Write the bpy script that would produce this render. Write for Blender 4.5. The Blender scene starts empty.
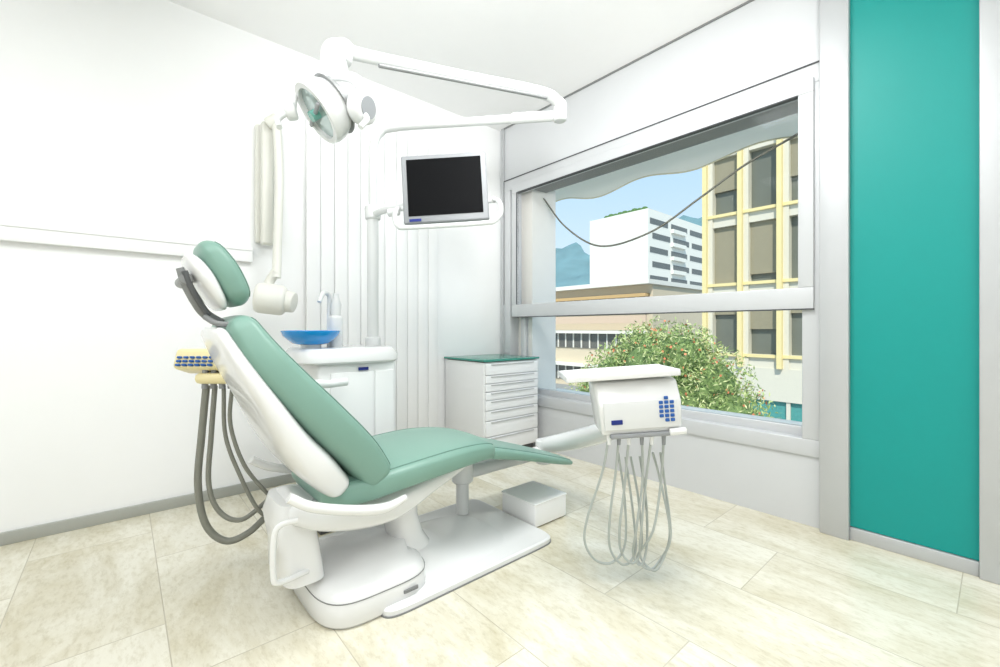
import bpy, bmesh, math, random
from mathutils import Vector, Matrix
random.seed(7)
S = bpy.context.scene
S.view_settings.view_transform = 'Standard'
S.view_settings.look = 'None'

# ------------------------------------------------------------------ helpers
def lin(c):
    return tuple(((v/255)/12.92 if v/255 <= 0.04045 else ((v/255+0.055)/1.055)**2.4) for v in c)

def mat(name, rgb, rough=0.5, metal=0.0, var=0.03, scale=8, coat=0.0, bump=0.0, bscale=200, trans=0.0, emit=0.0, ior=1.45, spec=None):
    m = bpy.data.materials.new(name); m.use_nodes = True
    nt = m.node_tree; b = nt.nodes['Principled BSDF']
    c = lin(rgb)
    tc = nt.nodes.new('ShaderNodeTexCoord')
    n = nt.nodes.new('ShaderNodeTexNoise'); n.inputs['Scale'].default_value = scale; n.inputs['Detail'].default_value = 4
    nt.links.new(tc.outputs['Object'], n.inputs['Vector'])
    mx = nt.nodes.new('ShaderNodeMix'); mx.data_type = 'RGBA'
    mx.inputs[6].default_value = (*[max(0, v*(1-var)) for v in c], 1)
    mx.inputs[7].default_value = (*[min(1, v*(1+var)) for v in c], 1)
    nt.links.new(n.outputs['Fac'], mx.inputs[0])
    nt.links.new(mx.outputs[2], b.inputs['Base Color'])
    b.inputs['Roughness'].default_value = rough
    b.inputs['Metallic'].default_value = metal
    b.inputs['IOR'].default_value = ior
    b.inputs['Coat Weight'].default_value = coat
    b.inputs['Transmission Weight'].default_value = trans
    if spec is not None: b.inputs['Specular IOR Level'].default_value = spec
    if emit:
        b.inputs['Emission Color'].default_value = (*c, 1); b.inputs['Emission Strength'].default_value = emit
    if bump:
        n2 = nt.nodes.new('ShaderNodeTexNoise'); n2.inputs['Scale'].default_value = bscale
        nt.links.new(tc.outputs['Object'], n2.inputs['Vector'])
        bp = nt.nodes.new('ShaderNodeBump'); bp.inputs['Strength'].default_value = bump; bp.inputs['Distance'].default_value = 0.002
        nt.links.new(n2.outputs['Fac'], bp.inputs['Height']); nt.links.new(bp.outputs['Normal'], b.inputs['Normal'])
    return m

def new_obj(name, me, m=None, parent=None, smooth=False):
    o = bpy.data.objects.new(name, me); S.collection.objects.link(o)
    if m: me.materials.append(m)
    if parent: o.parent = parent
    if smooth:
        for p in me.polygons: p.use_smooth = True
    return o

def empty(name, loc=(0, 0, 0), rz=0.0, parent=None, rot=None):
    e = bpy.data.objects.new(name, None); S.collection.objects.link(e)
    e.empty_display_size = 0.1; e.location = loc
    e.rotation_euler = rot if rot else (0, 0, rz)
    if parent: e.parent = parent
    return e

def smooth_angle(o, ang=0.6):
    bm = bmesh.new(); bm.from_mesh(o.data)
    for f in bm.faces: f.smooth = True
    for e in bm.edges:
        if len(e.link_faces) == 2 and e.calc_face_angle(0) > ang: e.smooth = False
    bm.to_mesh(o.data); bm.free()

def box(name, lo, hi, m, bevel=0.0, parent=None, seg=3, rot=None):
    bm = bmesh.new(); bmesh.ops.create_cube(bm, size=1)
    c = [(a+b)/2 for a, b in zip(lo, hi)]; s = [abs(b-a) for a, b in zip(lo, hi)]
    for v in bm.verts: v.co = Vector((v.co.x*s[0], v.co.y*s[1], v.co.z*s[2]))
    if bevel: bmesh.ops.bevel(bm, geom=bm.edges[:], offset=min(bevel, min(s)*0.49), segments=seg, affect='EDGES', profile=0.5)
    me = bpy.data.meshes.new(name); bm.to_mesh(me); bm.free()
    o = new_obj(name, me, m, parent); o.location = c
    if rot: o.rotation_euler = rot
    if bevel: smooth_angle(o, 0.9)
    return o

def cyl(name, p0, p1, r0, m, r1=None, parent=None, seg=32, bevel=0.0):
    p0, p1 = Vector(p0), Vector(p1); r1 = r0 if r1 is None else r1
    L = (p1-p0).length
    bm = bmesh.new(); bmesh.ops.create_cone(bm, cap_ends=True, segments=seg, radius1=r0, radius2=r1, depth=L)
    if bevel:
        es = [e for e in bm.edges if any(len(f.verts) > 4 for f in e.link_faces)]
        bmesh.ops.bevel(bm, geom=es, offset=bevel, segments=3, affect='EDGES', profile=0.5)
    q = (p1-p0).to_track_quat('Z', 'Y').to_matrix().to_4x4()
    bmesh.ops.transform(bm, matrix=Matrix.Translation((p0+p1)/2) @ q, verts=bm.verts)
    me = bpy.data.meshes.new(name); bm.to_mesh(me); bm.free()
    o = new_obj(name, me, m, parent); smooth_angle(o, 0.7); return o

def catmull(P, n=8):
    P = [Vector(p) for p in P]
    if len(P) < 3: return P
    out = []
    Q = [2*P[0]-P[1]]+P+[2*P[-1]-P[-2]]
    for i in range(1, len(Q)-2):
        a, b, c, d = Q[i-1:i+3]
        for k in range(n):
            t = k/n
            out.append(0.5*((2*b)+(c-a)*t+(2*a-5*b+4*c-d)*t*t+(3*b-a-3*c+d)*t**3))
    out.append(P[-1]); return out

def tube(name, pts, r, m, parent=None, sm=True, seg=12, n=8, flat=1.0):
    P = catmull(pts, n) if sm else [Vector(p) for p in pts]
    N = len(P)
    rs = r if isinstance(r, (list, tuple)) else None
    bm = bmesh.new(); rings = []
    up = Vector((0, 0, 1)); prev = None
    for i, p in enumerate(P):
        t = (P[min(i+1, N-1)]-P[max(i-1, 0)]).normalized()
        if prev is None:
            a = up if abs(t.dot(up)) < 0.95 else Vector((1, 0, 0))
            x = t.cross(a).normalized()
        else:
            x = (prev-t*prev.dot(t)).normalized()
        prev = x; y = t.cross(x)
        if rs:
            f = i/(N-1)*(len(rs)-1); k = min(int(f), len(rs)-2); rr = rs[k]*(1-(f-k))+rs[k+1]*(f-k)
        else: rr = r
        rings.append([bm.verts.new(p+x*math.cos(2*math.pi*j/seg)*rr+y*math.sin(2*math.pi*j/seg)*rr*flat) for j in range(seg)])
    for a, b in zip(rings, rings[1:]):
        for j in range(seg): bm.faces.new((a[j], a[(j+1) % seg], b[(j+1) % seg], b[j]))
    bm.faces.new(rings[0][::-1]); bm.faces.new(rings[-1])
    bmesh.ops.recalc_face_normals(bm, faces=bm.faces[:])
    me = bpy.data.meshes.new(name); bm.to_mesh(me); bm.free()
    o = new_obj(name, me, m, parent); smooth_angle(o, 1.0); return o

def sup(a, n):
    c, s = math.cos(a), math.sin(a)
    return (math.copysign(abs(c)**(2/n), c), math.copysign(abs(s)**(2/n), s))

def skin_rings(name, rings, m, parent, ang=1.1):
    bm = bmesh.new(); R = [[bm.verts.new(p) for p in r] for r in rings]; k = len(R[0])
    for a, b in zip(R, R[1:]):
        for j in range(k): bm.faces.new((a[j], a[(j+1) % k], b[(j+1) % k], b[j]))
    bm.faces.new(R[0][::-1]); bm.faces.new(R[-1])
    bmesh.ops.recalc_face_normals(bm, faces=bm.faces[:])
    me = bpy.data.meshes.new(name); bm.to_mesh(me); bm.free()
    o = new_obj(name, me, m, parent); smooth_angle(o, ang); return o

def interp(P, n):
    Q = [tuple(2*a-b for a, b in zip(P[0], P[1]))]+list(P)+[tuple(2*a-b for a, b in zip(P[-1], P[-2]))]
    out = []
    for i in range(1, len(Q)-2):
        for k in range(n):
            t = k/n
            out.append(tuple(0.5*((2*b)+(c-a)*t+(2*a-5*b+4*c-d)*t*t+(3*b-a-3*c+d)*t**3) for a, b, c, d in zip(*Q[i-1:i+3])))
    out.append(tuple(P[-1])); return out

def spine_loft(name, pts, yc, m, parent=None, n=4, seg=48, endround=0.03, crown=0.0, seam=None):
    """pts (x,z,halfwidth_y,halfthick); swept slab, side profile in XZ"""
    P = interp(pts, 8); N = len(P)
    acc = [0]
    for a, b in zip(P, P[1:]): acc.append(acc[-1]+math.hypot(b[0]-a[0], b[1]-a[1]))
    L = acc[-1]
    rings = []
    def at(s):
        for i in range(N-1):
            if s <= acc[i+1]+1e-9:
                f = (s-acc[i])/max(1e-9, acc[i+1]-acc[i]); f = max(0, min(1, f))
                q = [a+(b-a)*f for a, b in zip(P[i], P[i+1])]
                i0 = max(0, i-1); i1 = min(N-1, i+2)
                tx, tz = P[i1][0]-P[i0][0], P[i1][1]-P[i0][1]; l = math.hypot(tx, tz)
                return q, (tx/l, tz/l)
        return list(P[-1]), (0, 0)
    er = endround
    ss = [er*(1-math.cos(math.pi/2*k/6)) for k in range(7)]
    mid = [er+(L-2*er)*k/30 for k in range(1, 30)]
    alls = ss+mid+[L-v for v in reversed(ss)]
    seamL, seamR = [], []
    for s in alls:
        q, t = at(max(1e-6, min(L-1e-6, s)))
        e = min(s, L-s)
        sh = math.sqrt(max(0, 1-(1-min(1, e/er))**2))
        shrink = er*(1-sh)
        hw = max(0.004, q[2]-shrink*1.0); ht = max(0.002, q[3]*(0.15+0.85*sh))
        nx, nz = -t[1], t[0]
        def pt(a):
            c, sn = sup(a, n)
            off = ht*sn + (crown*(1-(c*c)) if sn > 0 else 0)
            return Vector((q[0]+nx*off, yc+hw*c, q[1]+nz*off))
        rings.append([pt(2*math.pi*j/seg) for j in range(seg)])
        if er*0.3 < s < L-er*0.3:
            a0 = 0.72
            seamL.append(pt(a0)); seamR.append(pt(math.pi-a0))
    o = skin_rings(name, rings, m, parent)
    if seam:
        loop = seamL+seamR[::-1]
        tube(name+'_piping', loop+[loop[0]], 0.0028, seam, parent, sm=False, seg=6)
    return o

def zloft(name, L, m, parent=None, n=4, seg=64, ang=0.7):
    rings = []
    for l in L:
        nn = l[5] if len(l) > 5 else n
        rings.append([Vector((l[1]+l[3]*sup(2*math.pi*j/seg, nn)[0], l[2]+l[4]*sup(2*math.pi*j/seg, nn)[1], l[0])) for j in range(seg)])
    return skin_rings(name, rings, m, parent, ang)

def lathe(name, prof, m, parent=None, seg=48, M=None, ang=0.7):
    bm = bmesh.new(); R = []
    for r, z in prof:
        R.append([bm.verts.new((r*math.cos(2*math.pi*j/seg), r*math.sin(2*math.pi*j/seg), z)) for j in range(seg)])
    for a, b in zip(R, R[1:]):
        for j in range(seg): bm.faces.new((a[j], a[(j+1) % seg], b[(j+1) % seg], b[j]))
    if prof[0][0] > 1e-5: bm.faces.new(R[0][::-1])
    if prof[-1][0] > 1e-5: bm.faces.new(R[-1])
    bmesh.ops.remove_doubles(bm, verts=bm.verts[:], dist=1e-5)
    bmesh.ops.recalc_face_normals(bm, faces=bm.faces[:])
    if M: bmesh.ops.transform(bm, matrix=M, verts=bm.verts)
    me = bpy.data.meshes.new(name); bm.to_mesh(me); bm.free()
    o = new_obj(name, me, m, parent); smooth_angle(o, ang); return o

def orient(p, d):
    return Matrix.Translation(Vector(p)) @ Vector(d).to_track_quat('Z', 'Y').to_matrix().to_4x4()

# ------------------------------------------------------------------ materials
M_wall = mat('wall_paint', (245, 246, 246), 0.6, var=0.01, bump=0.05)
M_ceil = mat('ceiling_paint', (247, 247, 247), 0.7, var=0.01)
M_panel = mat('grey_wall_panel', (208, 210, 212), 0.45, var=0.015)
M_alu = mat('satin_aluminium', (190, 192, 194), 0.38, metal=0.3, var=0.03)
M_frame = mat('window_frame_metal', (202, 204, 206), 0.4, metal=0.1, var=0.02)
M_reveal = mat('reveal_white', (240, 238, 232), 0.6)
M_dark = mat('dark_gap', (40, 42, 44), 0.7)
M_teal = mat('teal_panel', (0, 146, 140), 0.45, var=0.02)
M_white = mat('white_plastic', (230, 231, 231), 0.22, var=0.01, coat=0.4)
M_lampw = mat('lamp_white_enamel', (216, 218, 218), 0.3, var=0.01, coat=0.3)
M_white2 = mat('white_lacquer', (240, 241, 241), 0.3, var=0.01)
M_cream = mat('cream_plastic', (232, 220, 172), 0.35, var=0.02)
M_green = mat('green_vinyl', (122, 158, 145), 0.36, var=0.06, scale=5, bump=0.15, bscale=350)
M_greend = mat('green_piping', (98, 134, 122), 0.5)
M_grey = mat('grey_rubber', (130, 131, 122), 0.5)
M_lgrey = mat('light_hose', (172, 178, 174), 0.4)
M_dgrey = mat('dark_grey_plastic', (84, 86, 88), 0.45)
M_mgrey = mat('mid_grey_plastic', (128, 130, 130), 0.4)
M_screen = mat('black_screen', (5, 6, 8), 0.5, spec=0.1)
M_silver = mat('silver_plastic', (146, 149, 152), 0.4)
M_blue = mat('blue_key', (40, 92, 165), 0.4)
M_navy = mat('navy_badge', (20, 40, 120), 0.4)
M_bluebowl = mat('blue_glass', (0, 145, 222), 0.08, var=0.02, coat=0.5)
M_gtop = mat('green_glass_top', (60, 140, 124), 0.2, coat=0.2)
M_lens = mat('lamp_lens', (190, 205, 204), 0.12, metal=0.4)
M_black = mat('outline', (70, 72, 74), 0.6)

def floor_mat():
    m = bpy.data.materials.new('stone_plank_floor'); m.use_nodes = True
    nt = m.node_tree; b = nt.nodes['Principled BSDF']; N = nt.nodes.new; K = nt.links.new
    tc = N('ShaderNodeTexCoord'); mp = N('ShaderNodeMapping')
    mp.inputs['Rotation'].default_value = (0, 0, math.radians(90)); mp.inputs['Location'].default_value = (0.2, 0.13, 0)
    K(tc.outputs['Object'], mp.inputs['Vector'])
    br = N('ShaderNodeTexBrick'); br.offset = 0.37
    br.inputs['Scale'].default_value = 1; br.inputs['Brick Width'].default_value = 0.92; br.inputs['Row Height'].default_value = 0.44
    br.inputs['Mortar Size'].default_value = 0.0022; br.inputs['Mortar Smooth'].default_value = 0.3; br.inputs['Bias'].default_value = 0
    br.inputs['Color1'].default_value = (0.2, 0.2, 0.2, 1); br.inputs['Color2'].default_value = (0.8, 0.8, 0.8, 1); br.inputs['Mortar'].default_value = (0.5, 0.5, 0.5, 1)
    K(mp.outputs['Vector'], br.inputs['Vector'])
    n1 = N('ShaderNodeTexNoise'); n1.inputs['Scale'].default_value = 2.6; n1.inputs['Detail'].default_value = 12; n1.inputs['Roughness'].default_value = 0.7; n1.inputs['Distortion'].default_value = 0.5
    n2 = N('ShaderNodeTexNoise'); n2.inputs['Scale'].default_value = 30; n2.inputs['Detail'].default_value = 10; n2.inputs['Roughness'].default_value = 0.75
    ad = N('ShaderNodeVectorMath'); ad.operation = 'ADD'
    sc = N('ShaderNodeVectorMath'); sc.operation = 'SCALE'; sc.inputs['Scale'].default_value = 7
    st = N('ShaderNodeVectorMath'); st.operation = 'MULTIPLY'; st.inputs[1].default_value = (1.7, 0.65, 1)
    K(br.outputs['Color'], sc.inputs[0]); K(tc.outputs['Object'], st.inputs[0]); K(st.outputs[0], ad.inputs[0]); K(sc.outputs[0], ad.inputs[1])
    K(ad.outputs[0], n1.inputs['Vector']); K(ad.outputs[0], n2.inputs['Vector'])
    r1 = N('ShaderNodeValToRGB'); e = r1.color_ramp.elements
    e[0].position = 0.36; e[0].color = (*lin((206, 199, 174)), 1); e[1].position = 0.60; e[1].color = (*lin((230, 227, 212)), 1)
    K(n1.outputs['Fac'], r1.inputs['Fac'])
    r2 = N('ShaderNodeValToRGB'); e = r2.color_ramp.elements
    e[0].position = 0.36; e[0].color = (*lin((200, 192, 166)), 1); e[1].position = 0.52; e[1].color = (1, 1, 1, 1)
    K(n2.outputs['Fac'], r2.inputs['Fac'])
    mm = N('ShaderNodeMix'); mm.data_type = 'RGBA'; mm.blend_type = 'MULTIPLY'; mm.inputs[0].default_value = 0.35
    K(r1.outputs['Color'], mm.inputs[6]); K(r2.outputs['Color'], mm.inputs[7])
    m3 = N('ShaderNodeMix'); m3.data_type = 'RGBA'; m3.inputs[7].default_value = (*lin((156, 148, 126)), 1)
    ms = N('ShaderNodeMath'); ms.operation = 'MULTIPLY'; ms.inputs[1].default_value = 0.55
    K(br.outputs['Fac'], ms.inputs[0]); K(ms.outputs[0], m3.inputs[0]); K(mm.outputs[2], m3.inputs[6])
    K(m3.outputs[2], b.inputs['Base Color'])
    b.inputs['Roughness'].default_value = 0.20
    bp = N('ShaderNodeBump'); bp.inputs['Strength'].default_value = 0.08; bp.inputs['Distance'].default_value = 0.002; K(n2.outputs['Fac'], bp.inputs['Height']); K(bp.outputs['Normal'], b.inputs['Normal'])
    return m
M_floor = floor_mat()

# ------------------------------------------------------------------ room shell
XW, YB, H = 2.755, 3.17, 2.95
XL, YF = -1.7, -2.2
XO = XW+0.42
box('floor', (XL-0.1, YF-0.1, -0.1), (XO, YB+0.1, 0), M_floor)
box('ceiling', (XL-0.1, YF-0.1, H), (XO, YB+0.1, H+0.1), M_ceil)
box('wall_back', (XL-0.1, YB, 0), (XO, YB+0.1, H), M_wall)
box('wall_left', (XL-0.1, YF, 0), (XL, YB, H), M_wall)
box('wall_front', (XL-0.1, YF-0.1, 0), (XO, YF, H), M_wall)
WY0, WY1, WZ0, WZ1 = 0.611, 3.098, 0.37, 2.44
wr = empty('wall_right')
box('lower_panel', (XW, WY0, 0), (XO, WY1, WZ0), M_panel, parent=wr)
box('upper_panel', (XW, WY0, WZ1), (XO, WY1, H), M_panel, parent=wr)
box('corner_strip', (XW, WY1, 0), (XO, YB, H), M_panel, parent=wr)
box('side_part', (XW, YF, 0), (XO, WY0, H), M_panel, parent=wr)
box('trim_1', (XW-0.05, 0.491, 0), (XW, 0.611, H), M_alu, 0.004)
box('trim_2', (XW-0.05, -0.09, 0), (XW, 0.058, H), M_alu, 0.004)
box('trim_3', (XW-0.02, WY1+0.0, 0), (XW, WY1+0.035, H), M_alu, 0.003)
box('teal_wall_panel', (XW-0.018, 0.058, 0.065), (XW, 0.491, H), M_teal)
box('baseboard_right', (XW-0.03, 0.058, 0), (XW, 0.491, 0.062), M_alu, 0.003)
box('baseboard_back', (XL, YB-0.015, 0), (XW-0.6, YB, 0.062), mat('grey_baseboard', (172, 174, 168), 0.4, metal=0.2), 0.003)
box('ceiling_shadow_line', (XW-0.012, WY0, H-0.010), (XW, WY1, H), M_mgrey)  # grey strip painted in for the shadow line along the ceiling
rail = empty('trim_5')
box('trunking', (XL, YB-0.04, 1.47), (0.63, YB, 1.56), M_white2, 0.004, parent=rail)
box('trunking_lip', (XL, YB-0.046, 1.54), (0.63, YB-0.03, 1.56), M_white2, 0.002, parent=rail)

# ------------------------------------------------------------------ window
win = empty('window_1')
def ringframe(pfx, x0, x1, y0, y1, z0, z1, w, m, parent, bev=0.004, wb=None, wt=None):
    wb = w if wb is None else wb; wt = w if wt is None else wt
    box(pfx+'_bottom', (x0, y0, z0), (x1, y1, z0+wb), m, bev, parent)
    box(pfx+'_top', (x0, y0, z1-wt), (x1, y1, z1), m, bev, parent)
    box(pfx+'_side_a', (x0, y0, z0+wb), (x1, y0+w, z1-wt), m, bev, parent)
    box(pfx+'_side_b', (x0, y1-w, z0+wb), (x1, y1, z1-wt), m, bev, parent)
ringframe('casing', XW-0.012, XW+0.10, WY0, WY1, WZ0, WZ1, 0.085, M_frame, win, wb=0.09, wt=0.10)
box('casing_gap_top', (XW-0.016, WY0, WZ1-0.004), (XW-0.002, WY1, WZ1+0.004), M_black, parent=win)
box('casing_gap_side', (XW-0.016, WY1-0.004, 1.27), (XW-0.002, WY1+0.002, WZ1), M_black, parent=win)
ringframe('sash_upper', XW-0.03, XW+0.03, 0.64, 2.97, 1.15, 2.365, 0.07, M_frame, win, wb=0.115, wt=0.075)
box('sash_gap', (XW-0.034, 0.71, 2.285), (XW+0.0, 2.9, 2.292), M_black, parent=win)
box('sash_gap_side', (XW-0.034, 2.90, 1.265), (XW+0.0, 2.906, 2.29), M_black, parent=win)
box('meeting_rail_gap', (XW-0.033, 0.64, 1.147), (XW+0.0, 2.97, 1.153), M_black, parent=win)
ringframe('sash_lower', XW+0.05, XW+0.10, 0.66, 2.93, 0.44, 1.2, 0.05, M_frame, win, wb=0.07)
box('reveal_far', (XW+0.1, 2.83, WZ0), (XO, WY1, WZ1), M_reveal, 0, win)
box('reveal_near', (XW+0.1, WY0, WZ0), (XO, 0.66, WZ1), M_reveal, 0, win)
box('outer_sill', (XW+0.1, 0.66, WZ0), (XO+0.05, 2.83, 0.46), M_reveal, 0, win)
box('blind_box', (XW+0.10, 0.66, 2.33), (XO-0.14, 2.83, WZ1), mat('blind_box_grey', (140, 140, 138), 0.5), 0, win)
M_glass = bpy.data.materials.new('window_glass'); M_glass.use_nodes = True
nt = M_glass.node_tree; nt.nodes.clear()
o_ = nt.nodes.new('ShaderNodeOutputMaterial'); tr = nt.nodes.new('ShaderNodeBsdfTransparent'); gl = nt.nodes.new('ShaderNodeBsdfGlossy'); gl.inputs['Roughness'].default_value = 0.02
fr = nt.nodes.new('ShaderNodeFresnel'); fr.inputs[0].default_value = 1.12
mxs = nt.nodes.new('ShaderNodeMixShader'); nt.links.new(fr.outputs[0], mxs.inputs[0]); nt.links.new(tr.outputs[0], mxs.inputs[1]); nt.links.new(gl.outputs[0], mxs.inputs[2]); nt.links.new(mxs.outputs[0], o_.inputs[0])
box('glass_upper', (XW-0.003, 0.70, 1.255), (XW+0.003, 2.91, 2.30), M_glass, 0, win)
box('glass_lower', (XW+0.072, 0.70, 0.50), (XW+0.078, 2.89, 1.16), M_glass, 0, win)

# awning valance (translucent cloth) and cable outside
M_cloth = bpy.data.materials.new('awning_cloth'); M_cloth.use_nodes = True
nt = M_cloth.node_tree; b = nt.nodes['Principled BSDF']; b.inputs['Base Color'].default_value = (*lin((236, 232, 222)), 1); b.inputs['Roughness'].default_value = 0.9
tl = nt.nodes.new('ShaderNodeBsdfTranslucent'); tl.inputs[0].default_value = (*lin((248, 242, 228)), 1)
nz = nt.nodes.new('ShaderNodeTexNoise'); nz.inputs['Scale'].default_value = 6
ma = nt.nodes.new('ShaderNodeMapRange'); ma.inputs[3].default_value = 0.5; ma.inputs[4].default_value = 0.7; nt.links.new(nz.outputs['Fac'], ma.inputs[0])
mxs = nt.nodes.new('ShaderNodeMixShader'); nt.links.new(ma.outputs[0], mxs.inputs[0]); nt.links.new(b.outputs[0], mxs.inputs[1]); nt.links.new(tl.outputs[0], mxs.inputs[2])
nt.links.new(mxs.outputs[0], nt.nodes['Material Output'].inputs[0])
aw = empty('awning')
def zv(y): return 2.345+0.035*math.sin(y*2*math.pi/0.95+0.6)-0.02*abs(math.sin(y*2.2))
bm = bmesh.new(); prev = None
NN = 120
for i in range(NN+1):
    y = 0.0+3.9*i/NN
    a = bm.verts.new((3.42, y, zv(y))); b = bm.verts.new((3.42, y, 2.60))
    if prev: bm.faces.new((prev[0], a, b, prev[1]))
    prev = (a, b)
me = bpy.data.meshes.new('valance'); bm.to_mesh(me); bm.free(); new_obj('valance', me, M_cloth, aw)
tube('valance_hem', [(3.42, 3.9*i/40, zv(3.9*i/40)) for i in range(41)], 0.006, mat('hem', (206, 200, 170), 0.7), aw, seg=8, n=3)
box('awning_roller', (3.36, 0.0, 2.58), (3.46, 3.9, 2.66), mat('awning_roller_grey', (170, 172, 172), 0.6), 0.02, aw)
tube('hanging_cable', [(3.0, 2.825, 2.27), (3.0, 2.55, 1.95), (3.0, 2.18, 1.73), (3.0, 1.73, 1.77), (3.0, 1.356, 1.944), (3.0, 1.07, 2.09), (3.0, 0.756, 2.2), (3.0, 0.67, 2.25)], 0.0075, mat('cable_grey', (112, 112, 102), 0.6), parent=None, seg=8)

# ------------------------------------------------------------------ vertical radiator on back wall
rad = empty('vertical_radiator')
x0, x1 = 0.955, 2.02
NR = 11; wpan = (x1-x0)/NR
for i in range(NR):
    box('fin_%d' % (i+1), (x0+i*wpan+0.0015, YB-0.05, 0.2), (x0+(i+1)*wpan-0.0015, YB-0.028, 2.62), M_white2, 0.005, rad)
box('backplate', (x0+0.01, YB-0.032, 0.22), (x1-0.01, YB-0.002, 2.60), M_white2, 0, rad)

# ------------------------------------------------------------------ drawer cabinet in corner
cab = empty('drawer_cabinet')
box('body', (2.11, 2.62, 0.07), (2.70, 3.15, 0.78), M_white2, 0.004, cab)
box('plinth', (2.14, 2.65, 0.0), (2.68, 3.12, 0.07), M_dgrey, 0, cab)
box('glass_top', (2.10, 2.60, 0.787), (2.71, 3.155, 0.803), M_gtop, 0.003, cab)
box('top_gap', (2.12, 2.63, 0.78), (2.69, 3.13, 0.787), M_dgrey, 0, cab)
zs = [0.075, 0.20, 0.325, 0.405, 0.485, 0.55, 0.615, 0.68, 0.775]
M_pull = mat('pull_grey', (190, 192, 192), 0.4)
for i in range(len(zs)-1):
    box('drawer_%d' % (i+1), (2.12, 2.602, zs[i]+0.003), (2.69, 2.622, zs[i+1]-0.003), M_white2, 0.003, cab)
    box('drawer_pull_%d' % (i+1), (2.17, 2.592, zs[i+1]-0.016), (2.64, 2.603, zs[i+1]-0.009), M_pull, 0.002, cab)

# ------------------------------------------------------------------ dental chair
ch = empty('dental_chair')
YC = 1.75
spine_loft('back_pad', [(0.272, 1.083, 0.20, 0.044), (0.342, 0.958, 0.25, 0.062), (0.435, 0.842, 0.268, 0.070), (0.55, 0.712, 0.272, 0.076), (0.658, 0.592, 0.265, 0.074), (0.74, 0.475, 0.255, 0.064)], YC, M_green, ch, n=4.5, crown=0.008, seam=M_greend, endround=0.04)
spine_loft('back_shell', [(0.225, 1.05, 0.18, 0.022), (0.285, 0.93, 0.24, 0.030), (0.36, 0.80, 0.265, 0.038), (0.435, 0.67, 0.27, 0.052), (0.515, 0.565, 0.265, 0.06), (0.60, 0.465, 0.235, 0.05)], YC, M_white, ch, n=4)
spine_loft('seat_pad', [(0.53, 0.455, 0.20, 0.045), (0.64, 0.45, 0.24, 0.052), (0.85, 0.475, 0.265, 0.052), (1.08, 0.49, 0.26, 0.05), (1.24, 0.485, 0.235, 0.043), (1.31, 0.468, 0.22, 0.038)], YC, M_green, ch, n=5, crown=0.015, seam=M_greend)
spine_loft('leg_pad', [(1.29, 0.468, 0.22, 0.034), (1.42, 0.435, 0.215, 0.03), (1.60, 0.385, 0.21, 0.026), (1.78, 0.33, 0.20, 0.022), (1.93, 0.285, 0.17, 0.016)], YC, M_green, ch, n=4, crown=0.006, seam=M_greend)
spine_loft('head_pad', [(0.19, 1.325, 0.10, 0.028), (0.215, 1.295, 0.125, 0.038), (0.25, 1.235, 0.138, 0.046), (0.285, 1.165, 0.135, 0.042), (0.30, 1.125, 0.12, 0.03)], 1.74, M_green, ch, n=3.2, crown=0.008, seam=M_greend, endround=0.045)
spine_loft('head_shell', [(0.155, 1.285, 0.10, 0.02), (0.20, 1.21, 0.138, 0.028), (0.255, 1.11, 0.12, 0.018)], 1.74, M_white, ch, n=3, endround=0.045)
tube('head_arm', [(0.135, 1.66, 1.235), (0.150, 1.66, 1.19), (0.175, 1.67, 1.14), (0.205, 1.69, 1.095), (0.26, 1.72, 1.06)], [0.011, 0.015, 0.017, 0.016, 0.016], M_mgrey, ch, seg=14)
tube('head_arm_inner', [(0.145, 1.645, 1.225), (0.160, 1.645, 1.18), (0.185, 1.655, 1.13), (0.21, 1.67, 1.09)], 0.009, M_dgrey, ch, seg=10)
cyl('head_joint', (0.15, 1.64, 1.20), (0.15, 1.80, 1.20), 0.018, M_mgrey, parent=ch, bevel=0.005)
tube('head_lever', [(0.20, 1.66, 1.085), (0.225, 1.62, 1.065), (0.27, 1.60, 1.06)], 0.009, M_mgrey, ch)
for nm, y, s in (('side_bracket', 1.474, 1), ('side_bracket_far', 2.026, -1)):
    tube(nm, [(0.40, y+0.01*s, 0.51), (0.47, y, 0.465), (0.60, y-0.004*s, 0.42), (0.72, y-0.004*s, 0.395), (0.81, y, 0.41)], [0.016, 0.017, 0.018, 0.019, 0.012], M_white, ch, seg=16)
spine_loft('seat_shell', [(0.44, 0.40, 0.13, 0.045), (0.58, 0.355, 0.19, 0.055), (0.80, 0.345, 0.21, 0.068), (1.0, 0.39, 0.19, 0.045), (1.15, 0.418, 0.16, 0.026), (1.27, 0.435, 0.12, 0.016)], YC, M_white, ch, n=3.5)
zloft('lift_column', [(0.10, 0.95, 1.73, 0.10, 0.11), (0.16, 0.94, 1.73, 0.072, 0.085), (0.24, 0.92, 1.73, 0.068, 0.085), (0.31, 0.90, 1.73, 0.08, 0.1), (0.36, 0.88, 1.73, 0.11, 0.14)], M_white, ch, n=2.5, ang=1.4)
zloft('rear_chassis', [(0.14, 0.50, 1.76, 0.075, 0.15), (0.25, 0.49, 1.76, 0.07, 0.14), (0.36, 0.47, 1.76, 0.07, 0.13), (0.42, 0.48, 1.76, 0.06, 0.12)], M_white, ch, n=4)
tube('rear_tube', [(0.45, 1.56, 0.40), (0.40, 1.57, 0.395), (0.38, 1.575, 0.36), (0.377, 1.575, 0.24), (0.395, 1.58, 0.20), (0.50, 1.62, 0.185)], 0.010, M_white, ch, seg=14)
zloft('pump_housing', [(0.0, 0.735, 1.745, 0.215, 0.265), (0.015, 0.735, 1.745, 0.225, 0.275), (0.09, 0.735, 1.745, 0.220, 0.270), (0.112, 0.737, 1.745, 0.208, 0.258), (0.124, 0.74, 1.745, 0.185, 0.235), (0.135, 0.755, 1.745, 0.15, 0.19), (0.16, 0.80, 1.745, 0.11, 0.13)], M_white, ch, n=3.8, ang=1.2)
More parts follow.
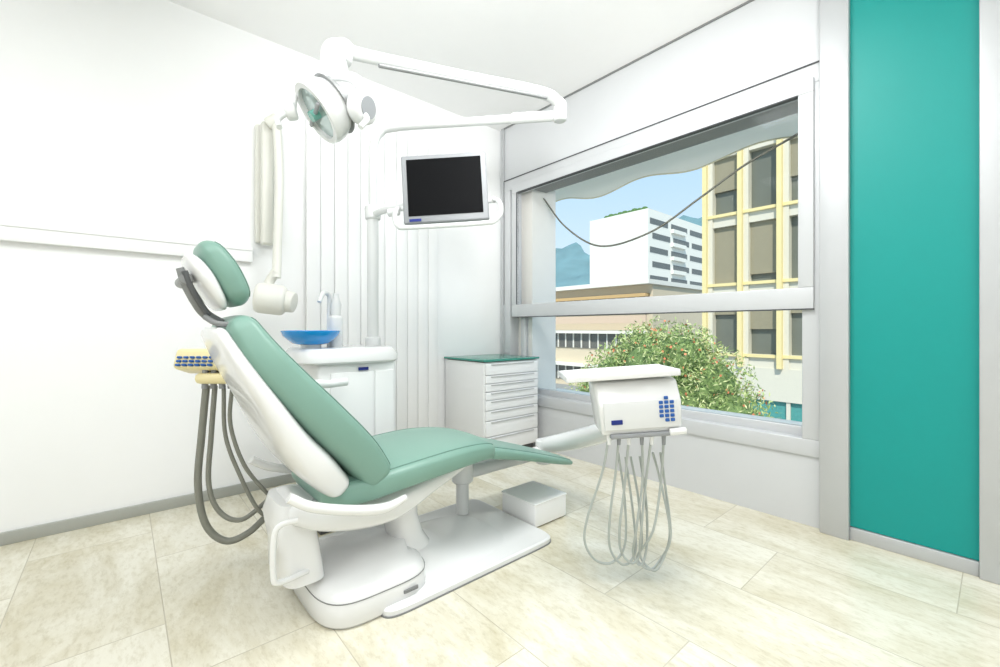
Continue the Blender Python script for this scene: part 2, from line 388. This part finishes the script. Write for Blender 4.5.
zloft('pump_seam', [(0.088, 0.735, 1.745, 0.2215, 0.2715), (0.091, 0.735, 1.745, 0.2215, 0.2715)], M_mgrey, ch, n=3.8)
zloft('base_plate', [(0.0, 1.16, 1.76, 0.45, 0.325), (0.022, 1.16, 1.76, 0.45, 0.325), (0.030, 1.16, 1.76, 0.442, 0.317)], M_white, ch, n=14, seg=96)
zloft('base_plinth_seal', [(0.0, 1.16, 1.76, 0.453, 0.328), (0.006, 1.16, 1.76, 0.453, 0.328)], M_mgrey, ch, n=14, seg=96)
zloft('base_fairing', [(0.028, 1.10, 1.75, 0.36, 0.25, 3), (0.04, 1.05, 1.75, 0.29, 0.23, 3), (0.06, 1.0, 1.75, 0.21, 0.2, 3), (0.085, 0.96, 1.75, 0.15, 0.16, 2.6), (0.11, 0.95, 1.75, 0.105, 0.12, 2.4)], M_white, ch, ang=1.4)
box('base_badge', (0.80, 1.466, 0.05), (0.86, 1.474, 0.063), M_mgrey, 0.002, ch)

# ------------------------------------------------------------------ delivery arm + instrument unit
du = empty('instrument_delivery_unit')
cyl('arm_hub', (1.42, 1.95, 0.20), (1.42, 1.95, 0.34), 0.06, M_white, parent=du, bevel=0.015)
cyl('arm_post', (1.42, 1.95, 0.03), (1.42, 1.95, 0.22), 0.035, M_white, parent=du)
tube('swing_arm', [(1.42, 1.95, 0.25), (1.75, 1.95, 0.25), (2.02, 1.92, 0.26)], 0.044, M_white, du, seg=20, flat=0.9)
cyl('arm_elbow', (2.03, 1.91, 0.19), (2.03, 1.91, 0.34), 0.052, M_white, parent=du, bevel=0.012)
tube('spring_arm', [(2.03, 1.91, 0.30), (2.02, 1.62, 0.40), (1.88, 1.33, 0.52), (1.74, 1.12, 0.62)], [0.050, 0.056, 0.052, 0.046], M_white, du, seg=20)
hd = empty('unit_head', (1.592, 1.001, 0.735), parent=du, rot=(0, math.radians(-4), math.radians(-41)))
hd.scale = (0.89, 0.89, 0.92)
bm = bmesh.new()
prof = [(-0.085, -0.115), (-0.10, 0.02), (-0.055, 0.11), (0.06, 0.125), (0.08, 0.05), (0.06, -0.10)]
vs0 = [bm.verts.new((-0.185+0.02*(1-(z+0.115)/0.24), y, z)) for y, z in prof]; vs1 = [bm.verts.new((0.195, y, z)) for y, z in prof]
bm.faces.new(vs0); bm.faces.new(vs1[::-1])
for i in range(6): bm.faces.new((vs0[i], vs1[i], vs1[(i+1) % 6], vs0[(i+1) % 6]))
bmesh.ops.recalc_face_normals(bm, faces=bm.faces[:]); bmesh.ops.bevel(bm, geom=bm.edges[:], offset=0.014, segments=3, affect='EDGES', profile=0.5)
me = bpy.data.meshes.new('control_body'); bm.to_mesh(me); bm.free(); o = new_obj('control_body', me, M_white, hd); smooth_angle(o, 0.9)
box('tray', (-0.30, -0.10, 0.128), (0.19, 0.16, 0.142), M_white, 0.006, hd)
box('tray_lip_front', (-0.30, -0.11, 0.128), (0.19, -0.098, 0.156), M_white, 0.004, hd)
box('tray_lip_back', (-0.30, 0.152, 0.128), (0.19, 0.164, 0.156), M_white, 0.004, hd)
box('tray_lip_left', (-0.31, -0.11, 0.128), (-0.298, 0.164, 0.156), M_white, 0.004, hd)
box('tray_lip_right', (0.182, -0.11, 0.128), (0.194, 0.164, 0.156), M_white, 0.004, hd)
box('face_plate', (-0.155, -0.102, -0.09), (0.175, -0.09, 0.03), mat('face_plate_grey', (216, 218, 218), 0.35), 0.004, hd)
for r in range(6):
    for c in range(3):
        if (r, c) in ((5, 0), (5, 2), (0, 0)): continue
        box('key_%d_%d' % (r, c), (0.090+c*0.024, -0.107, -0.065+r*0.019), (0.108+c*0.024, -0.098, -0.051+r*0.019), M_blue, 0.003, hd)
box('badge', (-0.125, -0.106, -0.065), (-0.075, -0.098, -0.045), M_navy, 0.002, hd)
cyl('grip_handle', (0.13, -0.095, -0.112), (0.205, -0.095, -0.11), 0.015, M_white, parent=hd, bevel=0.006)
box('holder_bar', (-0.13, -0.10, -0.128), (0.15, -0.04, -0.108), M_silver, 0.006, hd)
hz = empty('hose_bundle', (1.592, 1.001, 0.731), parent=du, rz=math.radians(-41))
px = lambda p, q: ((p-639)*0.0040, 0.319-(q-328)*0.0040-0.012)
hoses = [
 [(612, 432), (606, 470), (592, 515), (589, 542), (600, 562), (618, 566), (632, 548), (632, 500), (626, 455)],
 [(622, 432), (620, 470), (614, 520), (616, 552), (630, 568), (643, 555), (640, 510), (634, 460)],
 [(632, 432), (630, 480), (624, 530), (628, 556), (640, 566), (650, 548), (646, 500), (640, 460)],
 [(645, 432), (648, 480), (641, 530), (640, 558), (648, 568), (656, 548), (654, 500), (650, 460)],
 [(655, 432), (652, 480), (646, 530), (648, 561), (661, 573), (675, 560), (678, 530), (670, 480), (662, 455)],
 [(667, 432), (668, 480), (658, 530), (645, 562), (656, 572), (671, 566), (679, 540), (677, 490), (670, 455)],
]
for i, h in enumerate(hoses):
    pts = [(px(a, b)[0], -0.055+0.07*k/(len(h)-1)+0.006*i*(k % 2), max(px(a, b)[1], -0.715)) for k, (a, b) in enumerate(h)]
    tube('hose_%d' % (i+1), pts, 0.0050, M_lgrey, hz, seg=10)
    cyl('instrument_%d' % (i+1), (pts[0][0], -0.055, pts[0][2]+0.03), (pts[0][0], -0.055, pts[0][2]-0.04), 0.010, M_silver if i % 2 else M_white2, parent=hz, r1=0.007, seg=16)

# ------------------------------------------------------------------ cuspidor (water) unit
cu = empty('cuspidor_unit')
box('cabinet_body', (0.74, 2.24, 0.03), (1.17, 2.62, 0.87), M_white2, 0.02, cu)
box('cabinet_foot', (0.76, 2.26, 0.0), (1.15, 2.60, 0.04), M_dgrey, 0, cu)
box('cabinet_door', (0.80, 2.230, 0.10), (1.03, 2.245, 0.82), M_white2, 0.006, cu)
box('cabinet_door_b', (1.04, 2.230, 0.10), (1.15, 2.245, 0.82), M_white2, 0.006, cu)
box('badge', (0.945, 2.224, 0.825), (1.00, 2.232, 0.842), M_navy, 0.002, cu)
zloft('worktop', [(0.865, 0.93, 2.42, 0.26, 0.21), (0.875, 0.93, 2.42, 0.27, 0.22), (0.91, 0.93, 2.42, 0.27, 0.22), (0.94, 0.93, 2.42, 0.25, 0.20), (0.945, 0.93, 2.42, 0.24, 0.19)], M_white, cu, n=5)
lathe('basin', [(0.03, 0.0), (0.09, 0.01), (0.135, 0.05), (0.145, 0.075), (0.140, 0.077), (0.128, 0.052), (0.085, 0.018), (0.0, 0.012)], M_bluebowl, cu, M=Matrix.Translation((0.745, 2.36, 0.96)))
cyl('basin_foot', (0.745, 2.36, 0.90), (0.745, 2.36, 0.965), 0.05, M_white, parent=cu)
tube('water_spout', [(0.87, 2.45, 0.93), (0.87, 2.45, 1.16), (0.865, 2.44, 1.23), (0.83, 2.42, 1.24), (0.80, 2.40, 1.19)], 0.012, M_lampw, cu, seg=14)
box('cup_holder', (0.85, 2.36, 0.93), (0.92, 2.43, 1.12), M_lampw, 0.02, cu)
lathe('cup_filler', [(0.025, 0), (0.03, 0.06), (0.02, 0.09), (0.015, 0.12)], M_lampw, cu, M=Matrix.Translation((0.90, 2.43, 1.12)))

li = empty('dental_operating_lamp')
M_L = M_lampw
tube('pole_lower', [(1.104, 2.4, 0.93), (1.104, 2.4, 1.72)], 0.032, M_L, li, sm=False, seg=24)
cyl('pole_collar', (1.104, 2.4, 0.93), (1.104, 2.4, 1.0), 0.045, M_L, parent=li, bevel=0.01)
tube('pole_upper', [(1.104, 2.4, 1.70), (1.104, 2.4, 2.0), (1.106, 2.398, 2.10), (1.13, 2.37, 2.18), (1.20, 2.30, 2.215), (1.5, 1.98, 2.225), (1.80, 1.66, 2.235)], 0.024, M_L, li, seg=20)
cyl('arm_sleeve', (1.66, 1.81, 2.232), (1.82, 1.64, 2.236), 0.029, M_L, parent=li, bevel=0.008)
cyl('elbow_joint', (1.84, 1.61, 2.20), (1.84, 1.61, 2.31), 0.038, M_L, parent=li, bevel=0.012)
tube('spring_arm', [(1.84, 1.61, 2.30), (1.70, 1.612, 2.31), (1.2, 1.64, 2.22), (0.75, 1.665, 2.14), (0.66, 1.67, 2.13)], [0.032, 0.031, 0.026, 0.025, 0.028], M_L, li, seg=20)
tube('spring_arm_rod', [(1.70, 1.58, 2.27), (1.2, 1.61, 2.18), (0.78, 1.64, 2.105)], 0.008, M_mgrey, li, seg=10)
cyl('drop_joint', (0.65, 1.665, 2.15), (0.635, 1.66, 2.07), 0.038, M_L, parent=li, bevel=0.012)
tube('drop_stem', [(0.66, 1.66, 2.13), (0.60, 1.64, 2.09), (0.575, 1.615, 2.02), (0.57, 1.60, 1.95)], [0.03, 0.040, 0.034, 0.022], M_L, li, seg=20)
box('drop_cover', (0.555, 1.58, 1.985), (0.64, 1.68, 2.07), M_L, 0.03, li, rot=(0, 0, math.radians(-41)))
lh = empty('lamp_head', (0.555, 1.572, 1.84), parent=li, rz=math.radians(-41)); lh.scale = (1.02, 1.02, 1.02)
tube('yoke', [(-0.125, -0.02, -0.03), (-0.12, 0, 0.06), (-0.07, 0.02, 0.115), (0, 0.03, 0.125), (0.08, 0.02, 0.11), (0.125, 0, 0.05), (0.13, -0.02, -0.02)], 0.012, M_L, lh, seg=14, flat=1.8)
dirL = Vector((-0.62, -0.36, -0.60)).normalized()
c0 = Vector((-0.01, 0, -0.01))
lathe('reflector_housing', [(0.0, -0.085), (0.045, -0.08), (0.085, -0.05), (0.105, -0.005), (0.108, 0.02), (0.10, 0.028), (0.092, 0.02), (0.0, 0.012)], M_L, lh, M=orient(c0, dirL))
for a in range(5):
    lathe('vent_ring_%d' % a, [(0.058+a*0.010, -0.0745+a*0.0085), (0.061+a*0.010, -0.0755+a*0.0085), (0.063+a*0.010, -0.071+a*0.0085), (0.060+a*0.010, -0.070+a*0.0085)], M_mgrey, lh, M=orient(c0, dirL))
lathe('lens', [(0.0, 0.022), (0.088, 0.02), (0.09, 0.026), (0.0, 0.032)], M_lens, lh, M=orient(c0, dirL))
lathe('lens_rim', [(0.086, 0.02), (0.086, 0.04), (0.104, 0.04), (0.108, 0.02)], M_L, lh, M=orient(c0, dirL))
cyl('bulb_shield', c0+dirL*0.03, c0+dirL*0.06, 0.018, mat('teal_filter', (110, 170, 158), 0.2, coat=0.4), parent=lh)
box('bulb_bridge', (-0.09, -0.006, -0.006), (0.09, 0.006, 0.006), M_silver, 0.003, lh).matrix_local = orient(c0+dirL*0.045, dirL)
cyl('side_knob', (0.10, -0.01, -0.01), (0.15, -0.03, -0.02), 0.055, M_L, parent=lh, bevel=0.015)
cyl('side_knob_ring', (0.148, -0.03, -0.02), (0.153, -0.032, -0.021), 0.036, M_silver, parent=lh)
cyl('pivot_left', (-0.105, -0.01, -0.02), (-0.14, -0.02, -0.03), 0.03, M_L, parent=lh, bevel=0.01)
for s in (-1, 1):
    tube('handle_%d' % (s+2), [(s*0.135, -0.03, -0.04), (s*0.15, -0.05, -0.07), (s*0.135, -0.07, -0.105)], 0.010, M_L, lh, seg=12)

# monitor
mo = empty('computer_monitor')
cyl('clamp', (1.104, 2.4, 1.68), (1.104, 2.4, 1.76), 0.045, M_L, parent=mo, bevel=0.01)
tube('bracket_arm', [(1.104, 2.4, 1.71), (1.11, 2.25, 1.71), (1.16, 2.10, 1.71), (1.25, 1.93, 1.74)], 0.02, M_L, mo, seg=16)
mh = empty('monitor_head', (1.233, 1.843, 1.758), parent=mo, rot=(math.radians(-4), math.radians(-3.5), math.radians(-41)))
box('bezel', (-0.215, -0.01, -0.175), (0.215, 0.03, 0.175), M_silver, 0.008, mh)
box('screen', (-0.188, -0.0125, -0.14), (0.188, -0.008, 0.152), M_screen, 0, mh)
box('rear_case', (-0.13, 0.025, -0.11), (0.13, 0.06, 0.11), M_silver, 0.015, mh)
box('badge', (-0.185, -0.0135, -0.168), (-0.125, -0.009, -0.154), M_navy, 0, mh)
tube('handle_frame', [(-0.245, 0.03, -0.08), (-0.25, 0.0, -0.10), (-0.255, -0.03, -0.15), (-0.235, -0.04, -0.195), (-0.18, -0.04, -0.205), (0.18, -0.04, -0.205), (0.245, -0.04, -0.195), (0.275, -0.03, -0.15), (0.27, 0.0, -0.09), (0.24, 0.03, -0.06)], 0.012, M_L, mh, seg=14)
cyl('handle_crossbar', (-0.25, 0.04, -0.08), (0.25, 0.04, -0.065), 0.012, M_L, parent=mh)
cyl('handle_knob', (-0.30, 0.03, -0.10), (-0.24, 0.02, -0.10), 0.02, M_L, parent=mh, bevel=0.006)

# ------------------------------------------------------------------ wall x-ray unit
xr = empty('xray_unit')
M_xr = mat('xray_offwhite', (224, 224, 216), 0.35)
box('wall_plate', (0.645, YB-0.05, 1.60), (0.79, YB, 2.36), M_xr, 0.012, xr)
box('vertical_arm', (0.665, YB-0.13, 1.58), (0.735, YB-0.06, 2.36), M_xr, 0.015, xr)
tube('folded_arm', [(0.735, 2.99, 2.34), (0.745, 2.97, 2.0), (0.73, 2.95, 1.55), (0.72, 2.93, 1.36)], 0.026, M_xr, xr, seg=18)
cyl('elbow', (0.69, 3.02, 2.33), (0.74, 2.98, 2.37), 0.036, M_xr, parent=xr, bevel=0.01)
cyl('tube_head', (0.60, 2.93, 1.235), (0.76, 2.87, 1.215), 0.092, M_xr, parent=xr, bevel=0.03)
cyl('cone', (0.755, 2.87, 1.215), (0.80, 2.84, 1.205), 0.068, M_xr, r1=0.062, parent=xr, bevel=0.008)
tube('yoke', [(0.72, 2.93, 1.40), (0.69, 2.96, 1.34), (0.67, 2.95, 1.28)], 0.028, M_xr, xr, seg=14)

# ------------------------------------------------------------------ assistant console (cream) with suction hoses
ac = empty('assistant_console', (0.285, 2.19, 0.90), rz=math.radians(-41))
box('panel', (-0.12, -0.06, -0.035), (0.12, 0.05, 0.055), M_cream, 0.02, ac, rot=(math.radians(-18), 0, 0))
for r in range(3):
    for c in range(6):
        box('key_%d_%d' % (r, c), (-0.098+c*0.026, -0.078+0.006*r, -0.006+r*0.015), (-0.080+c*0.026, -0.058+0.006*r, 0.003+r*0.015), M_blue, 0.003, ac, rot=(math.radians(-18), 0, 0))
box('holder', (-0.03, -0.07, -0.08), (0.15, 0.03, -0.035), M_cream, 0.02, ac)
for i in range(4):
    cyl('nozzle_%d' % (i+1), (0.0+i*0.036, -0.04, -0.10), (0.005+i*0.036, -0.04, 0.09 if i > 1 else 0.0), 0.012, M_mgrey if i % 2 else M_silver, parent=ac, seg=16)
hp = [
 [(0.0, -0.03, -0.09), (-0.02, -0.03, -0.30), (-0.035, -0.03, -0.50), (-0.01, -0.02, -0.67), (0.06, 0, -0.75), (0.14, 0.03, -0.73), (0.21, 0.08, -0.66)],
 [(0.036, -0.03, -0.09), (0.02, -0.03, -0.30), (0.01, -0.03, -0.50), (0.05, -0.02, -0.62), (0.13, 0, -0.66), (0.21, 0.06, -0.60)],
 [(0.072, -0.03, -0.09), (0.08, -0.03, -0.30), (0.14, -0.02, -0.48), (0.20, 0.0, -0.62), (0.23, 0.06, -0.68)],
 [(0.108, -0.03, -0.09), (0.10, -0.03, -0.25), (0.15, -0.02, -0.42), (0.22, 0.02, -0.55), (0.24, 0.08, -0.62)]]
for i, h in enumerate(hp): tube('suction_hose_%d' % (i+1), h, [0.014, 0.010, 0.008, 0.008][i], M_grey, ac, seg=14)
tube('support_arm', [(0.05, 0.03, -0.02), (0.20, 0.15, -0.08), (0.36, 0.26, -0.12), (0.45, 0.35, -0.12)], 0.02, M_white, ac, seg=14)

fb = empty('foot_control_box')
M_box = mat('box_white', (250, 250, 250), 0.4, var=0.005)
box('case', (1.623, 1.59, 0.006), (1.873, 1.85, 0.12), M_box, 0.006, fb)
box('lid', (1.620, 1.587, 0.12), (1.876, 1.853, 0.13), M_box, 0.004, fb)
box('feet', (1.65, 1.62, 0.0), (1.84, 1.82, 0.01), M_dgrey, 0, fb)

# ------------------------------------------------------------------ exterior
GZ = -5.0
M_asph = mat('street_asphalt', (150, 152, 150), 0.9)
box('street_ground', (4, -60, GZ-0.2), (260, 200, GZ), M_asph)
M_yel = mat('yellow_facade', (226, 210, 154), 0.7, var=0.04)
M_lgw = mat('concrete_pale', (210, 206, 190), 0.8)
M_bwin = mat('facade_glass', (108, 112, 102), 0.3, var=0.25, scale=0.7)
M_blind = mat('facade_blind', (146, 140, 118), 0.6, var=0.1)
M_tglass = mat('teal_shop_glass', (80, 150, 145), 0.2, var=0.2)
yb = empty('yellow_office_building')
XY = 22.0
YN, YE = -4.0, 9.7
box('core', (XY+0.3, YN, GZ), (XY+10, YE, 16.6), M_bwin, 0, yb)
box('plinth_band', (XY-0.1, YN, -2.2), (XY+0.3, YE, -0.75), M_lgw, 0, yb)
box('shop_glass', (XY+0.05, YN, GZ), (XY+0.3, YE, -2.2), M_tglass, 0, yb)
for k in range(7):
    box('mullion_shop_%d' % k, (XY-0.05, YN+k*2.0, GZ), (XY+0.3, YN+0.15+k*2.0, -2.2), M_lgw, 0, yb)
fl = [-0.75+i*3.35 for i in range(5)]
for i, z in enumerate(fl):
    box('slab_%d' % i, (XY-0.02, YN, z), (XY+0.3, YE, z+0.6), M_lgw, 0, yb)
    box('slab_edge_%d' % i, (XY-0.15, YN, z+0.46), (XY+0.0, YE, z+0.6), M_yel, 0, yb)
    ny = 8
    for j in range(ny+1):
        y = YE-j*1.62
        box('pier_%d_%d' % (i, j), (XY-0.3, y-0.2, z), (XY+0.3, y, z+3.35), M_yel, 0, yb)
        box('pier_b_%d_%d' % (i, j), (XY-0.1, y-0.42, z), (XY+0.3, y-0.2, z+3.35), M_lgw, 0, yb)
        if j < ny:
            box('sash_%d_%d' % (i, j), (XY+0.05, y-1.62, z+0.5), (XY+0.28, y-1.55, z+3.35), M_yel, 0, yb)
            if (i*7+j*3) % 4 != 1:
                hgt = [0.9, 2.8, 1.6, 2.4][(i*5+j*2) % 4]
                box('blind_%d_%d' % (i, j), (XY+0.14, y-1.55, z+3.35-hgt), (XY+0.26, y-0.42, z+3.35), M_blind, 0, yb)

wb = empty('white_apartment_building')
k = 1.25
bx0, bx1, by0, by1, bz = 54.8*k, 73*k, 31.9*k, 41.8*k, 1.05+16.55*k
M_bw = mat('white_render', (232, 230, 220), 0.8)
M_bg = mat('band_glass', (100, 104, 102), 0.4)
box('block', (bx0, by0, GZ), (bx1, by1, bz), M_bw, 0, wb)
for i in range(9):
    z = bz-1.5-i*2.5
    for j in range(3):
        a = bx0+0.6+j*7.4+(0.8 if i % 2 else 0)
        box('window_band_%d_%d' % (i, j), (a, by0-0.05, z-1.0), (a+6.2, by0+0.1, z), M_bg, 0, wb)
    box('balcony_%d' % i, (bx0+8, by0-0.5, z-1.7), (bx0+13, by0, z-1.0), M_bw, 0, wb)
box('roof_hut', (bx0+5, by0+3, bz), (bx0+14, by0+8, bz+1.6), M_lgw, 0, wb)
M_shrub = mat('shrub_green', (80, 112, 62), 0.9, var=0.4, scale=20)
for i in range(9):
    bm = bmesh.new(); bmesh.ops.create_icosphere(bm, subdivisions=2, radius=0.6+0.3*random.random())
    me = bpy.data.meshes.new('roof_shrub'); bm.to_mesh(me); bm.free(); o = new_obj('roof_shrub_%d' % i, me, M_shrub, wb); o.location = (bx0+1.5, by0+1.5+i*1.0, bz+0.2)

lb = empty('low_commercial_building')
def lbox(n, a, b, m): return box(n, a, b, m, 0, lb)
M_lb = mat('beige_facade', (214, 200, 174), 0.8); M_or = mat('ochre_awning', (200, 168, 118), 0.8)
M_lgl = mat('shop_window', (104, 104, 98), 0.3, var=0.4, scale=0.6)
lx = 36
lbox('block', (lx, 20.5, GZ), (lx+12, 46, 5.0), M_lb)
lbox('roof_edge', (lx-1.0, 20.3, 5.0), (lx+12, 46, 5.4), M_bw)
for i, z in enumerate([3.6, 0.2, -3.2]):
    lbox('band_%d' % i, (lx-0.1, 20.8, z-1.2), (lx+0.1, 46, z+0.3), M_lgl)
    lbox('awning_%d' % i, (lx-0.7, 20.8, z+0.3), (lx, 46, z+0.6), M_or if i == 0 else M_bw)
    for j in range(24):
        lbox('post_%d_%d' % (i, j), (lx-0.2, 21+j*1.05, z-1.2), (lx-0.05, 21.12+j*1.05, z+0.3), M_bw)
lbox('balustrade', (lx-1.2, 20.5, 1.5), (lx-1.0, 46, 2.2), mat('pink_band', (214, 190, 166), 0.8))

# mountain
bm = bmesh.new(); W = 70; rows = []
for j in range(14):
    row = []
    for i in range(W):
        y = 120+i*14; f = j/13
        hgt = (172+34*math.sin(i*0.14+1.5)+12*math.sin(i*0.45+1))*f+7*math.sin(i*1.3+j*1.1)*f
        row.append(bm.verts.new((420+f*220+8*math.sin(i*0.9+j), y, GZ+hgt)))
    rows.append(row)
for a, b in zip(rows, rows[1:]):
    for i in range(W-1): bm.faces.new((a[i], a[i+1], b[i+1], b[i]))
me = bpy.data.meshes.new('mountain'); bm.to_mesh(me); bm.free()
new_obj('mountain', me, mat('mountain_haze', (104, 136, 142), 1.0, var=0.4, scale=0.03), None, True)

# tree
tr_ = empty('oleander_tree')
T0 = Vector((6.70, 3.68, 0.2))
tube('trunk', [T0+Vector((0, 0, GZ-0.2)), T0+Vector((0.05, -0.05, -3)), T0+Vector((-0.05, 0.05, -1.5)), T0+Vector((0, 0, -0.5))], [0.14, 0.11, 0.08, 0.06], mat('bark', (96, 78, 58), 0.9), tr_)
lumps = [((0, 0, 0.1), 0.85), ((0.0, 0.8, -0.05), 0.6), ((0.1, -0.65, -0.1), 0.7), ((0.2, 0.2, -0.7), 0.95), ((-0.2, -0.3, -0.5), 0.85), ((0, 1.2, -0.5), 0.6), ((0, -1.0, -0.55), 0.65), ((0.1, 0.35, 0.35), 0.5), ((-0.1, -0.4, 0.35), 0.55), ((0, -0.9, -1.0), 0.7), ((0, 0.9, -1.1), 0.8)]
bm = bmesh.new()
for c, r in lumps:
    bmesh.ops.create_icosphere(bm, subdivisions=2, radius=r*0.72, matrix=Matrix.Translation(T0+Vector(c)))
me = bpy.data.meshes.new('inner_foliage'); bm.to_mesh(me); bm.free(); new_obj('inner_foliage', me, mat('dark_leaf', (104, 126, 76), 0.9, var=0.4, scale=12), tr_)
bm = bmesh.new()
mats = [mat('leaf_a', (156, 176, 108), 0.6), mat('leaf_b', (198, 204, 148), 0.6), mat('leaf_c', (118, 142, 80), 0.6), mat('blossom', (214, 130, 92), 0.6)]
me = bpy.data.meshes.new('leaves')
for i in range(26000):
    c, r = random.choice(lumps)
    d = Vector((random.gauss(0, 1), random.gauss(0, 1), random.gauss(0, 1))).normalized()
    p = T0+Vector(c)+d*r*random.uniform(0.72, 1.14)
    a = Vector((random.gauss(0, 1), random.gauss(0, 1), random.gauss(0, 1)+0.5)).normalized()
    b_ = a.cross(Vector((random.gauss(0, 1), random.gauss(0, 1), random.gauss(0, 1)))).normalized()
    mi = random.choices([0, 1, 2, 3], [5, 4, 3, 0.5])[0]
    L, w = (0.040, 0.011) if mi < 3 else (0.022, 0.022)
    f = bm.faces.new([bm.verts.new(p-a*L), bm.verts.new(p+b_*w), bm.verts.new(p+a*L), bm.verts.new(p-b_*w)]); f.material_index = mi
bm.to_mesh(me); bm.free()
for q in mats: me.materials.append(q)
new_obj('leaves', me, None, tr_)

# ------------------------------------------------------------------ lights
def fill_panel(i, x, y, sx, sy, power, col=(0.99, 0.997, 1.0)):  # unseen area fills added to brighten the room, boxed as ceiling panels
    e = empty('ceiling_fill' if i == 0 else 'ceiling_fill.%03d' % i)
    box('fill_housing', (x-sx/2-0.02, y-sy/2-0.02, H-0.03), (x+sx/2+0.02, y+sy/2+0.02, H), M_alu, 0.004, e)
    l = bpy.data.lights.new('fill_area', 'AREA'); l.shape = 'RECTANGLE'; l.size = sx; l.size_y = sy; l.energy = power; l.color = col
    o = bpy.data.objects.new('fill_area', l); S.collection.objects.link(o); o.location = (x, y, H-0.035); o.parent = e
fill_panel(0, 0.3, 0.7, 1.2, 1.2, 17)
fill_panel(1, -0.6, -0.9, 1.2, 1.2, 26)
fill_panel(2, 1.35, 1.05, 0.8, 0.8, 37)
fill_panel(3, 1.6, -0.9, 1.2, 0.9, 16)
fill_panel(4, -0.9, 1.3, 0.7, 1.4, 19)
# added fill: unseen spot on an invented stand, brightens the far ceiling
fl_ = empty('added_bounce_fill')
cyl('stand', (-0.5, -0.9, 0), (-0.5, -0.9, 1.75), 0.02, M_dgrey, parent=fl_)
cyl('stand_foot', (-0.5, -0.9, 0), (-0.5, -0.9, 0.03), 0.18, M_dgrey, parent=fl_)
cyl('head', (-0.56, -0.98, 1.72), (-0.46, -0.84, 1.80), 0.10, M_dgrey, r1=0.14, parent=fl_)
sl = bpy.data.lights.new('bounce_fill', 'SPOT'); sl.energy = 480; sl.spot_size = math.radians(70); sl.spot_blend = 1; sl.shadow_soft_size = 0.3; sl.color = (1, 1, 1)
slo = bpy.data.objects.new('bounce_fill', sl); S.collection.objects.link(slo); slo.location = (-0.40, -0.76, 1.86); slo.parent = fl_
slo.rotation_euler = (Vector((1.9, 2.0, 3.3))-Vector((-0.40, -0.76, 1.86))).to_track_quat('-Z', 'Y').to_euler()

sun = bpy.data.lights.new('sun', 'SUN'); sun.energy = 4.4; sun.angle = 0.01; sun.color = (1, 0.96, 0.88)
so_ = bpy.data.objects.new('sun', sun); S.collection.objects.link(so_)
so_.rotation_euler = Vector((0.55, 0.35, -0.75)).to_track_quat('-Z', 'Y').to_euler()

w = bpy.data.worlds.new('sky'); S.world = w; w.use_nodes = True
nt = w.node_tree; bg = nt.nodes['Background']
tc = nt.nodes.new('ShaderNodeTexCoord'); sp = nt.nodes.new('ShaderNodeSeparateXYZ'); rp = nt.nodes.new('ShaderNodeValToRGB')
nt.links.new(tc.outputs['Generated'], sp.inputs[0]); nt.links.new(sp.outputs['Z'], rp.inputs['Fac']); nt.links.new(rp.outputs['Color'], bg.inputs['Color'])
e = rp.color_ramp.elements; e[0].position = 0.0; e[0].color = (*lin((222, 239, 248)), 1); e[1].position = 0.55; e[1].color = (*lin((150, 202, 240)), 1)
bg.inputs['Strength'].default_value = 1.15

# ------------------------------------------------------------------ camera
cam = bpy.data.cameras.new('camera'); co = bpy.data.objects.new('camera', cam); S.collection.objects.link(co)
co.location = (0, 0, 1.05); co.rotation_euler = (math.radians(90), 0, math.radians(-41))
cam.sensor_width = 36; cam.lens = 15.66; cam.shift_y = -0.0055; cam.clip_start = 0.05; cam.clip_end = 2000
S.camera = co
